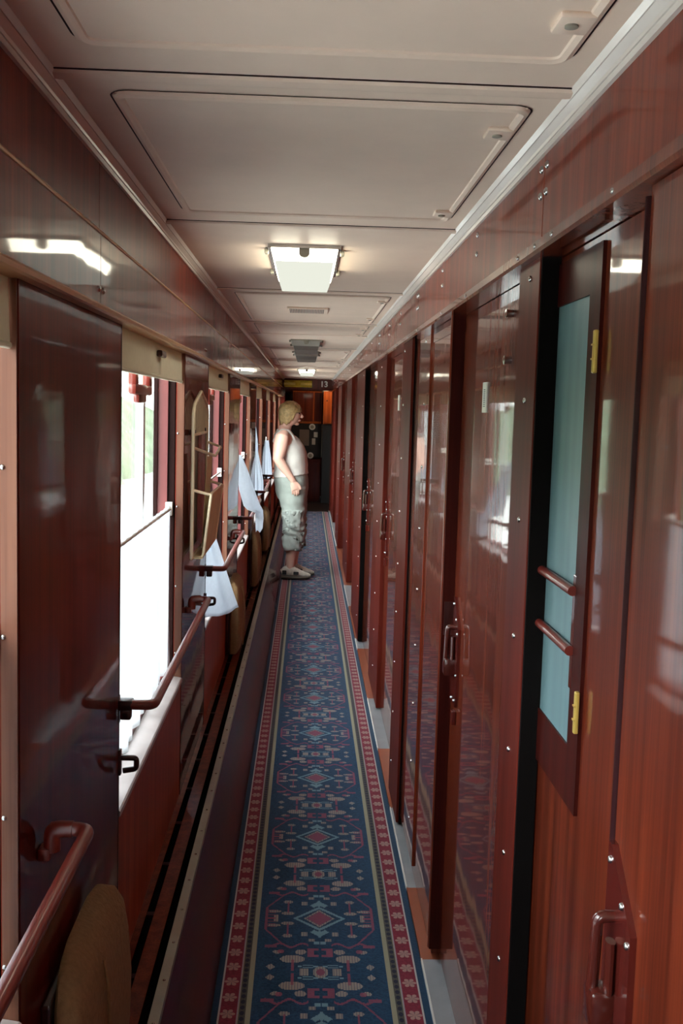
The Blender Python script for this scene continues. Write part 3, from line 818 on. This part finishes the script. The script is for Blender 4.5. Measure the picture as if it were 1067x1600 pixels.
flared(5, 'white curtain behind the person near the far windows', (10.25, 10.5), (10.3, 10.7),
       [(1.285, -0.43, -0.39), (1.1, -0.43, -0.365), (0.9, -0.43, -0.352)], 0.8, 3)

# ------------------------------------------------------------------ far end: bulkhead and vestibule
we = empty('wall_end', kind='structure')
B(-0.60, 0.56, YF, YF+0.06, 1.905, ZC).build('header', 'wood_dark', we)
B(-0.60, -0.36, YF, YF+0.06, 0, 1.905).build('jamb_board', 'wood_dark', we)
B(0.38, 0.56, YF, YF+0.06, 0, 1.905).build('jamb_board', 'wood_dark', we)
s = B(0.175, 0.325, YF-0.012, YF-0.001, 1.955, 2.045).build('number_sign', 'wood_dark', label='small number sign reading 13 on the far header above the doorway', cat='sign')
fc = bpy.data.curves.new('numerals', 'FONT'); fc.body = '13'; fc.size = 0.125; fc.extrude = 0.002; fc.align_x = 'CENTER'; fc.align_y = 'CENTER'; fc.offset = 0.003
fo = bpy.data.objects.new('numerals', fc); col.objects.link(fo); fo.parent = s; fo.location = (0.25, YF-0.013, 2.0); fo.rotation_euler = (radians(90), 0, 0)
fc.materials.append(M['white'])
bpy.context.view_layer.update()
nm_ = bpy.data.meshes.new_from_object(fo.evaluated_get(bpy.context.evaluated_depsgraph_get()))
mw_ = fo.location.copy(); bpy.data.objects.remove(fo)
fo = bpy.data.objects.new('numerals', nm_); col.objects.link(fo); fo.parent = s; fo.location = mw_; fo.rotation_euler = (radians(90), 0, 0)
fo['label'] = 'white numerals 13'
s = empty('gilt_reflection_plaque', 'long gilt plaque on the far header beside the number sign, partly standing for a lamp reflection', 'plaque', loc=(-0.16, YF+0.001, 2.0))  # gold panel partly stands for a lamp reflection by the header
B(-0.215, 0.225, -0.012, 0, -0.055, 0.055, bev=0.004).build('plate', 'gold_reflection_plate', s)
for cx in (-0.13, 0.13): B(cx-0.09, cx+0.09, -0.016, -0.011, -0.02, 0.015, bev=0.004).build('highlight_boss', 'brass', s)  # brighter raised pieces stand for the highlights on the panel
# vestibule behind the opening
B(-0.62, 0.62, 19.0, 19.1, 0, ZC).build('wall_back', 'wood_dark', kind='structure')
B(-0.62, -0.60, YF, 19.1, 0, ZC).build('wall_vestibule_left', 'wood_dark', kind='structure')
B(0.60, 0.62, YF, 19.1, 0, ZC).build('wall_vestibule_right', 'wood_dark', kind='structure')
cab = empty('wall_cupboard', 'honey coloured wall cupboard high in the vestibule at the far end', 'cupboard', loc=(0, 18.0, 1.36))
B(-0.26, 0.25, 0.0, 0.9, 0, 0.56).build('carcass', 'orange_wood', cab)
B(-0.24, 0.10, -0.02, 0.0, 0.04, 0.54, bev=0.004).build('door', 'wood', cab)
B(0.12, 0.24, -0.01, 0.0, 0.04, 0.54, bev=0.003).build('door', 'wood_dark', cab)
c2 = empty('lit_side_cupboard', 'bright orange lit cupboard door at the right of the far doorway', 'cupboard', loc=(0.40, 17.6, 1.36))
B(-0.13, 0.14, 0.0, 0.3, 0, 0.56).build('carcass', 'orange_wood', c2)
B(-0.13, 0.14, 0.02, 0.3, -1.36, 0.0).build('lower_door', 'board_black', c2)
B(-0.11, 0.12, -0.015, 0.0, 0.02, 0.54, bev=0.004).build('door', 'orange_wood', c2)
MB().disc((-0.07, -0.016, 0.40), 'y', 0.012, -0.012).build('knob', 'bracket', c2, smooth=True)
nb = empty('notice_board', 'dark notice board below the far cupboard with pale papers on it', 'notice board', loc=(0.02, 18.0, 0.85))
B(-0.28, 0.26, 0.0, 0.04, -0.08, 0.50).build('board', 'board_black', nb)
B(0.235, 0.275, -0.012, 0.03, -0.08, 0.50).build('side_rail', 'grey', nb)
pp = [('grey_notice', -0.15, 0.02, 0.12, 0.40, 'paper_grey', 'large grey notice on the far dark board'), ('paper_slip', 0.10, 0.17, 0.27, 0.36, 'paper', 'white paper slip high on the far dark board'),
      ('paper_slip', 0.07, 0.13, 0.14, 0.25, 'paper', 'white paper slip halfway down the far dark board')]
for nm, a, b_, z0, z1, mt, lb in pp:
    B(0.02+a, 0.02+b_, 17.992, 17.998, 0.85+z0, 0.85+z1).build(nm, mt, label=lb, cat='notice')
for (cx, cz, lb) in ((0.09, 1.30, 'round white dial at the top of the far dark board'), (0.07, 0.80, 'round white dial at the foot of the far dark board')):
    g = empty('gauge', lb, 'gauge', 'round dials on the dark board', loc=(cx, 17.998, cz))
    MB().disc((0, 0, 0), 'y', 0.055, -0.02, 24).build('rim', 'white', g, smooth=True)
    MB().disc((0, -0.016, 0), 'y', 0.030, -0.008, 24).build('dial', 'grey', g, smooth=True)
lc = empty('lower_cupboard', 'dark wooden cupboard under the notice board at the far end', 'cupboard', loc=(0.0, 17.85, 0))
B(-0.30, 0.255, 0.0, 0.6, 0, 0.74, bev=0.004).build('carcass', 'wood_dark', lc)
B(-0.28, 0.0, -0.015, 0.0, 0.03, 0.70, bev=0.003).build('door', 'wood_dark', lc)
B(0.01, 0.24, -0.015, 0.0, 0.03, 0.70, bev=0.003).build('door', 'wood_dark', lc)
# wall closing the corridor behind the viewer
B(-0.62, 0.62, YN-0.08, YN, 0, ZC).build('wall_near', 'wood', kind='structure')

# ------------------------------------------------------------------ person
def person():
    x0, yc = -0.155, 9.69
    root = empty('person', 'person in white sleeveless top and sage cropped trousers standing by the windows', 'person', loc=(x0, yc, 0.010))
    G = Vector((0, 0, 0))
    b = MB()
    # torso
    T = [((0.03, 0, 0.80), 0.125, 0.175), ((0.02, 0, 0.92), 0.150, 0.190), ((0.012, 0, 1.00), 0.150, 0.180), ((0.010, 0, 1.10), 0.142, 0.170),
         ((-0.010, 0, 1.20), 0.138, 0.168), ((-0.035, 0, 1.28), 0.112, 0.165), ((-0.055, 0, 1.35), 0.084, 0.150), ((-0.06, 0, 1.40), 0.062, 0.100), ((-0.052, 0, 1.43), 0.052, 0.060)]
    b.loft(T, 28)
    b.loft([((-0.058, 0, 1.38), 0.056, 0.056), ((-0.042, 0, 1.44), 0.052, 0.050), ((-0.028, 0, 1.50), 0.054, 0.052)], 20)   # neck
    # head
    hx = 0.0
    Hd = [((0.025, 0, 1.452), 0.038, 0.026), ((0.020, 0, 1.462), 0.056, 0.042), ((0.010, 0, 1.482), 0.076, 0.056), ((0.002, 0, 1.510), 0.089, 0.066), ((-0.002, 0, 1.545), 0.096, 0.073),
          ((-0.005, 0, 1.580), 0.098, 0.076), ((-0.008, 0, 1.612), 0.094, 0.074), ((-0.012, 0, 1.640), 0.078, 0.062), ((-0.015, 0, 1.656), 0.050, 0.042), ((-0.016, 0, 1.662), 0.02, 0.018)]
    b.loft(Hd, 24)
    b.loft([((0.088, 0, 1.562), 0.008, 0.008), ((0.100, 0, 1.545), 0.011, 0.011), ((0.110, 0, 1.530), 0.013, 0.014), ((0.098, 0, 1.520), 0.010, 0.015)], 10, up=(1, 0, 0.2))   # nose
    b.ball((0.058, 0, 1.462), 0.022, 0.022, 0.016)      # chin
    b.ball((0.082, 0, 1.494), 0.011, 0.022, 0.010)      # mouth
    for s in (-1, 1):
        b.ball((-0.010, s*0.075, 1.540), 0.018, 0.009, 0.030)
    # arms
    for s in (-1, 1):
        S = Vector((-0.075, s*0.175, 1.340)); E_ = Vector((-0.105, s*0.225, 1.135)) if s < 0 else Vector((-0.09, s*0.225, 1.12))
        W = Vector((0.035, s*0.215, 0.945)) if s < 0 else Vector((0.05, s*0.21, 0.92))
        up = lambda t: S.lerp(E_, t)
        fo = lambda t: E_.lerp(W, t)
        b.loft([(S+Vector((0.02, -s*0.05, 0.03)), 0.050, 0.045), (S, 0.068, 0.052), (up(0.35), 0.070, 0.052), (up(0.7), 0.060, 0.047), (E_, 0.050, 0.042), (fo(0.12), 0.047, 0.040), (fo(0.4), 0.043, 0.036), (fo(0.8), 0.031, 0.026), (W, 0.027, 0.022), (fo(1.05), 0.026, 0.020)], 16, up=(1, 0, 0.5))
        # palm and fingers, pointing down against the thigh
        d = Vector((0.10, 0, -0.40)).normalized()
        sd = Vector((1, 0, 0.25)).normalized()
        p0 = W + Vector((0.004, 0, -0.005)); p1 = p0 + d*0.085
        b.loft([(p0, 0.024, 0.016), (p0+d*0.04, 0.036, 0.014), (p1, 0.037, 0.012)], 14, up=(1, 0, 0.25))
        for j, (o_, ln) in enumerate(((-0.029, 0.058), (-0.010, 0.074), (0.010, 0.080), (0.029, 0.070))):
            a = p1 + sd*o_ - d*0.012
            k1 = a + d*(ln*0.45) + Vector((0, -s*0.002, 0)); k2 = a + d*(ln*0.75) + Vector((-0.004, -s*0.008, 0)); k3 = a + d*(ln*0.97) + Vector((-0.010, -s*0.018, 0))
            b.loft([(a, 0.0088, 0.0088), (k1, 0.0084, 0.0084), (k2, 0.0078, 0.0078), (k3, 0.006, 0.006)], 10)
        a = p0 + d*0.025 + sd*0.026
        b.loft([(a, 0.012, 0.011), (a+d*0.03+sd*0.020, 0.0105, 0.010), (a+d*0.055+sd*0.026, 0.0095, 0.009), (a+d*0.072+sd*0.026, 0.007, 0.007)], 10)
    # legs
    for s, fx in ((-1, 0.0), (1, 0.03)):
        b.loft([((0.03, s*0.095, 0.84), 0.115, 0.095), ((0.045+fx, s*0.095, 0.66), 0.090, 0.085), ((0.05+fx, s*0.095, 0.48), 0.062, 0.060), ((0.045+fx, s*0.092, 0.36), 0.058, 0.055),
                ((0.035+fx, s*0.09, 0.28), 0.052, 0.050), ((0.030+fx, s*0.09, 0.17), 0.040, 0.038), ((0.028+fx, s*0.09, 0.10), 0.036, 0.034), ((0.03+fx, s*0.09, 0.05), 0.038, 0.034)], 18)
    src = b.build('body_source', 'skin')
    rm = src.modifiers.new('r', 'REMESH'); rm.mode = 'VOXEL'; rm.voxel_size = 0.0055; rm.use_smooth_shade = True
    sm = src.modifiers.new('s', 'SMOOTH'); sm.factor = 0.5; sm.iterations = 3
    bpy.context.view_layer.update()
    dg = bpy.context.evaluated_depsgraph_get()
    me = bpy.data.meshes.new_from_object(src.evaluated_get(dg))
    bpy.data.objects.remove(src)
    for p in me.polygons: p.use_smooth = True
    body = bpy.data.objects.new('body', me); col.objects.link(body); body.parent = root
    if not me.materials: me.materials.append(M['skin'])
    # sleeveless top
    b = MB()
    b.loft([(c, ra+0.010, rb+0.010) for c, ra, rb in [((0.018, 0, 0.975), 0.158, 0.192), ((0.014, 0, 1.00), 0.153, 0.184), ((0.014, 0, 1.10), 0.146, 0.174), ((0.002, 0, 1.16), 0.150, 0.172), ((-0.012, 0, 1.22), 0.138, 0.168), ((-0.034, 0, 1.28), 0.115, 0.150), ((-0.048, 0, 1.315), 0.096, 0.128)]], 40)
    for s in (-1, 1):
        b.loft([((0.060, s*0.085, 1.26), 0.020, 0.030), ((0.035, s*0.088, 1.335), 0.016, 0.030), ((-0.02, s*0.088, 1.398), 0.014, 0.028), ((-0.075, s*0.088, 1.405), 0.014, 0.028), ((-0.128, s*0.085, 1.36), 0.016, 0.030), ((-0.145, s*0.08, 1.28), 0.02, 0.030)], 12, up=(0, 0, 1))
    b.loft([((-0.115, 0, 1.405), 0.012, 0.08), ((-0.135, 0, 1.35), 0.018, 0.11), ((-0.148, 0, 1.28), 0.02, 0.13)], 16)
    src = b.build('top_source', 'tank')
    rm = src.modifiers.new('r', 'REMESH'); rm.mode = 'VOXEL'; rm.voxel_size = 0.007; rm.use_smooth_shade = True
    sm = src.modifiers.new('s', 'SMOOTH'); sm.factor = 0.5; sm.iterations = 4
    bpy.context.view_layer.update(); dg = bpy.context.evaluated_depsgraph_get()
    me = bpy.data.meshes.new_from_object(src.evaluated_get(dg)); bpy.data.objects.remove(src)
    for v in me.vertices:
        p = v.co
        k = noise.noise(Vector((p.x*6, p.y*6, p.z*16)))*0.006
        v.co = p + v.normal*k
    for p in me.polygons: p.use_smooth = True
    o = bpy.data.objects.new('sleeveless_top', me); col.objects.link(o); o.parent = root; o['label'] = 'white sleeveless top'
    # trousers
    b = MB()
    b.loft([((0.014, 0, 1.005), 0.152, 0.186), ((0.020, 0, 0.93), 0.164, 0.200), ((0.026, 0, 0.84), 0.158, 0.205), ((0.03, 0, 0.77), 0.140, 0.195), ((0.035, 0, 0.74), 0.11, 0.17)], 32)
    for s, fx in ((-1, 0.0), (1, 0.02)):
        b.loft([((0.03, s*0.098, 0.86), 0.135, 0.105), ((0.036+fx, s*0.10, 0.74), 0.122, 0.104), ((0.050+fx, s*0.10, 0.60), 0.106, 0.100), ((0.054+fx, s*0.10, 0.48), 0.100, 0.095), ((0.048+fx, s*0.098, 0.38), 0.102, 0.094), ((0.044+fx, s*0.096, 0.31), 0.098, 0.090), ((0.042+fx, s*0.095, 0.275), 0.086, 0.082)], 26)
    src = b.build('trouser_source', 'trousers')
    rm = src.modifiers.new('r', 'REMESH'); rm.mode = 'VOXEL'; rm.voxel_size = 0.008; rm.use_smooth_shade = True
    sm = src.modifiers.new('s', 'SMOOTH'); sm.factor = 0.5; sm.iterations = 4
    bpy.context.view_layer.update(); dg = bpy.context.evaluated_depsgraph_get()
    me = bpy.data.meshes.new_from_object(src.evaluated_get(dg)); bpy.data.objects.remove(src)
    for v in me.vertices:
        p = v.co
        low = max(0.15, min(1.0, (0.80-p.z)/0.3))
        k = noise.noise(Vector((p.x*9+p.z*5, p.y*9, p.z*11)))*0.028*low + noise.noise(Vector((p.x*22, p.y*22-p.z*14, p.z*18)))*0.008*low
        k += 0.006*sin(p.z*70+p.x*45+4*noise.noise(Vector((p.x*7, p.y*7, p.z*5))))*low
        if abs(p.y) > 0.12 and abs(p.x-0.03) < 0.085 and 0.50 < p.z < 0.655: k += 0.010 if p.z < 0.62 else 0.016
        v.co = p + v.normal*k
    for p in me.polygons: p.use_smooth = True
    tr = bpy.data.objects.new('trousers', me); col.objects.link(tr); tr.parent = root; tr['label'] = 'sage grey cropped cargo trousers'
    # shoes
    for s, fx in ((-1, 0.0), (1, 0.035)):
        sh = empty('shoe', parent=root, loc=(fx, s*0.09, 0))
        b = MB(); b.loft([((-0.055, 0, 0.018), 0.022, 0.026), ((-0.03, 0, 0.018), 0.022, 0.036), ((0.05, 0, 0.018), 0.020, 0.038), ((0.13, 0, 0.018), 0.020, 0.046), ((0.19, 0, 0.022), 0.018, 0.040), ((0.225, 0, 0.028), 0.010, 0.020)], 16, up=(0, 0, 1))
        b.build('sole', 'sole', sh, smooth=True)
        b = MB(); b.loft([((-0.050, 0, 0.055), 0.034, 0.024), ((-0.02, 0, 0.070), 0.050, 0.036), ((0.04, 0, 0.074), 0.055, 0.040), ((0.09, 0, 0.060), 0.042, 0.042), ((0.15, 0, 0.045), 0.030, 0.042), ((0.195, 0, 0.040), 0.022, 0.034), ((0.222, 0, 0.036), 0.010, 0.016)], 18, up=(0, 0, 1))
        b.build('upper', 'shoe', sh, smooth=True)
        b = MB()
        b.box(0.06, 0.11, -0.045, -0.038, 0.045, 0.075, bev=0.006); b.box(-0.045, -0.005, -0.042, -0.032, 0.045, 0.085, bev=0.006)
        b.build('side_patch', 'shoe_dark', sh)
        b = MB()
        for i in range(4):
            b.tube([(0.045+i*0.022, -0.030, 0.112-i*0.012), (0.050+i*0.022, 0, 0.126-i*0.012), (0.045+i*0.022, 0.030, 0.112-i*0.012)], 0.004, 6)
        b.build('laces', 'white', sh, smooth=True)
    # hair: short bob, shell over the back and top of the head
    b = MB()
    rings = []
    nth, nph = 40, 22
    for i in range(nph+1):
        ph = pi*i/nph*0.70
        ring = []
        for j in range(nth):
            th = 2*pi*j/nth
            front = max(0.0, cos(th))
            side = abs(sin(th))
            lim = 0.72 - 0.27*front**0.8 + 0.03*sin(th*9)+0.02*sin(th*23)
            p_ = ph*lim/0.70
            R_ = Vector((0.110 if cos(th) < 0 else 0.116, 0.090, 0.104))
            nn = 1+0.07*noise.noise(Vector((cos(th)*3, sin(th)*3+i*0.1, i*0.3)))+0.018*sin(th*13+i*0.2)*min(1, i/8)
            x = -0.012 + R_.x*sin(p_)*cos(th)*nn; y = R_.y*sin(p_)*sin(th)*nn
            z = 1.572 + R_.z*cos(p_)*nn
            if p_ > pi/2*0.9 and cos(th) < 0.35:
                dz = (p_-pi/2*0.9)
                z -= dz*0.045*1.2
            ring.append(b.bm.verts.new((x, y, z)))
        rings.append(ring)
    for a, c in zip(rings, rings[1:]):
        for j in range(nth): b.bm.faces.new((a[j], a[(j+1) % nth], c[(j+1) % nth], c[j]))
    hr = b.build('hair', 'hair', root, smooth=True, label='short ash blonde hair')
    md = hr.modifiers.new('thickness', 'SOLIDIFY'); md.thickness = 0.012; md.offset = -1
    # spectacles, eyes, lips
    b = MB()
    for s in (-1, 1):
        b.tube([(0.088, s*0.018+s*0.024*cos(a), 1.560+0.017*sin(a)) for a in [2*pi*i/16 for i in range(17)]], 0.0028, 6)
        b.tube([(0.085, s*0.045, 1.566), (0.05, s*0.074, 1.566), (-0.005, s*0.082, 1.563)], 0.0028, 6)
    b.tube([(0.092, -0.008, 1.562), (0.094, 0, 1.564), (0.092, 0.008, 1.562)], 0.0025, 6)
    b.build('spectacles', 'dark_glasses', root, smooth=True)
    b = MB(); b.ball((0.090, 0, 1.499), 0.006, 0.018, 0.0035); b.ball((0.089, 0, 1.491), 0.006, 0.016, 0.004); b.build('lips', 'lips', root, smooth=True)
    for s in (-1, 1):
        MB().ball((0.080, s*0.034, 1.560), 0.006, 0.011, 0.005).build('eye', 'eye', root, smooth=True)
    return root
person()

# ------------------------------------------------------------------ outdoors
B(-40, -0.75, -20, 60, -1.35, -1.25).build('ground', 'ballast', kind='structure')
mb = MB()
rows = []
for i in range(40):
    row = []
    for j in range(60):
        y = -12+j*1.1
        t_ = i/39
        x = -6.5-7*t_ + 0.8*noise.noise(Vector((y*0.35, t_*3, 1)))
        z = -1.25 + 5.0*(1-(1-t_)**2) + 0.7*noise.noise(Vector((y*0.5, t_*5, 5)))*min(1, t_*4)
        row.append(mb.bm.verts.new((x, y, z)))
    rows.append(row)
for a, b_ in zip(rows, rows[1:]):
    for j in range(59): mb.bm.faces.new((a[j], a[j+1], b_[j+1], b_[j]))
mb.build('hill', 'bank', kind='structure', smooth=True)

# ------------------------------------------------------------------ light
w = bpy.data.worlds.new('overcast_sky'); scene.world = w; w.use_nodes = True
nt = w.node_tree; bg = nt.nodes['Background']
n = NT(nt)
gz = n.node('ShaderNodeSeparateXYZ'); n.put(gz.inputs[0], n.node('ShaderNodeTexCoord').outputs['Generated'])
n.put(bg.inputs[0], n.ramp(n.m('MULTIPLY_ADD', gz.outputs[2], 0.5, 0.5), [(0.45, (0.80, 0.86, 0.84)), (0.6, (0.94, 0.97, 1.0)), (1.0, (0.86, 0.93, 1.0))]))
bg.inputs[1].default_value = 10.0
s = bpy.data.lights.new('hazy_sun', 'SUN'); s.energy = 6.0; s.angle = radians(60); s.color = (1.0, 0.98, 0.95)
so = bpy.data.objects.new('hazy_sun', s); col.objects.link(so)
so.rotation_euler = Vector((1.0, 1.2, -0.75)).to_track_quat('-Z', 'Y').to_euler()
# warm bulb in the vestibule
pl = bpy.data.lights.new('vestibule_bulb', 'POINT'); pl.energy = 5.0; pl.color = (1.0, 0.72, 0.42); pl.shadow_soft_size = 0.05
po = bpy.data.objects.new('vestibule_bulb', pl); col.objects.link(po); po.location = (0.36, 17.2, 1.98)

# ------------------------------------------------------------------ camera
cam = bpy.data.cameras.new('camera'); cam.sensor_fit = 'VERTICAL'; cam.sensor_height = 36.0
cam.lens = 1600.0/1600.0*36.0
cam.clip_start = 0.02
co = bpy.data.objects.new('camera', cam); col.objects.link(co)
yaw, pit, rol = radians(2.053), radians(5.721), radians(1.637)
f = Vector((sin(yaw)*cos(pit), cos(yaw)*cos(pit), -sin(pit)))
r0 = Vector((cos(yaw), -sin(yaw), 0)); u0 = r0.cross(f)
r = r0*cos(rol)+u0*sin(rol); u = -r0*sin(rol)+u0*cos(rol)
R = Matrix((r, u, -f)).transposed().to_4x4()
co.matrix_world = Matrix.Translation((0, 0, H)) @ R
scene.camera = co
cam.dof.use_dof = False
scene.view_settings.view_transform = 'Standard'; scene.view_settings.look = 'None'
scene.view_settings.exposure = 0.15; scene.view_settings.gamma = 1.0
scene.view_settings.use_curve_mapping = False
scene.cycles.use_denoising = True
scene.cycles.max_bounces = 10; scene.cycles.diffuse_bounces = 5; scene.cycles.glossy_bounces = 5; scene.cycles.transparent_max_bounces = 12
scene.cycles.sample_clamp_indirect = 6.0
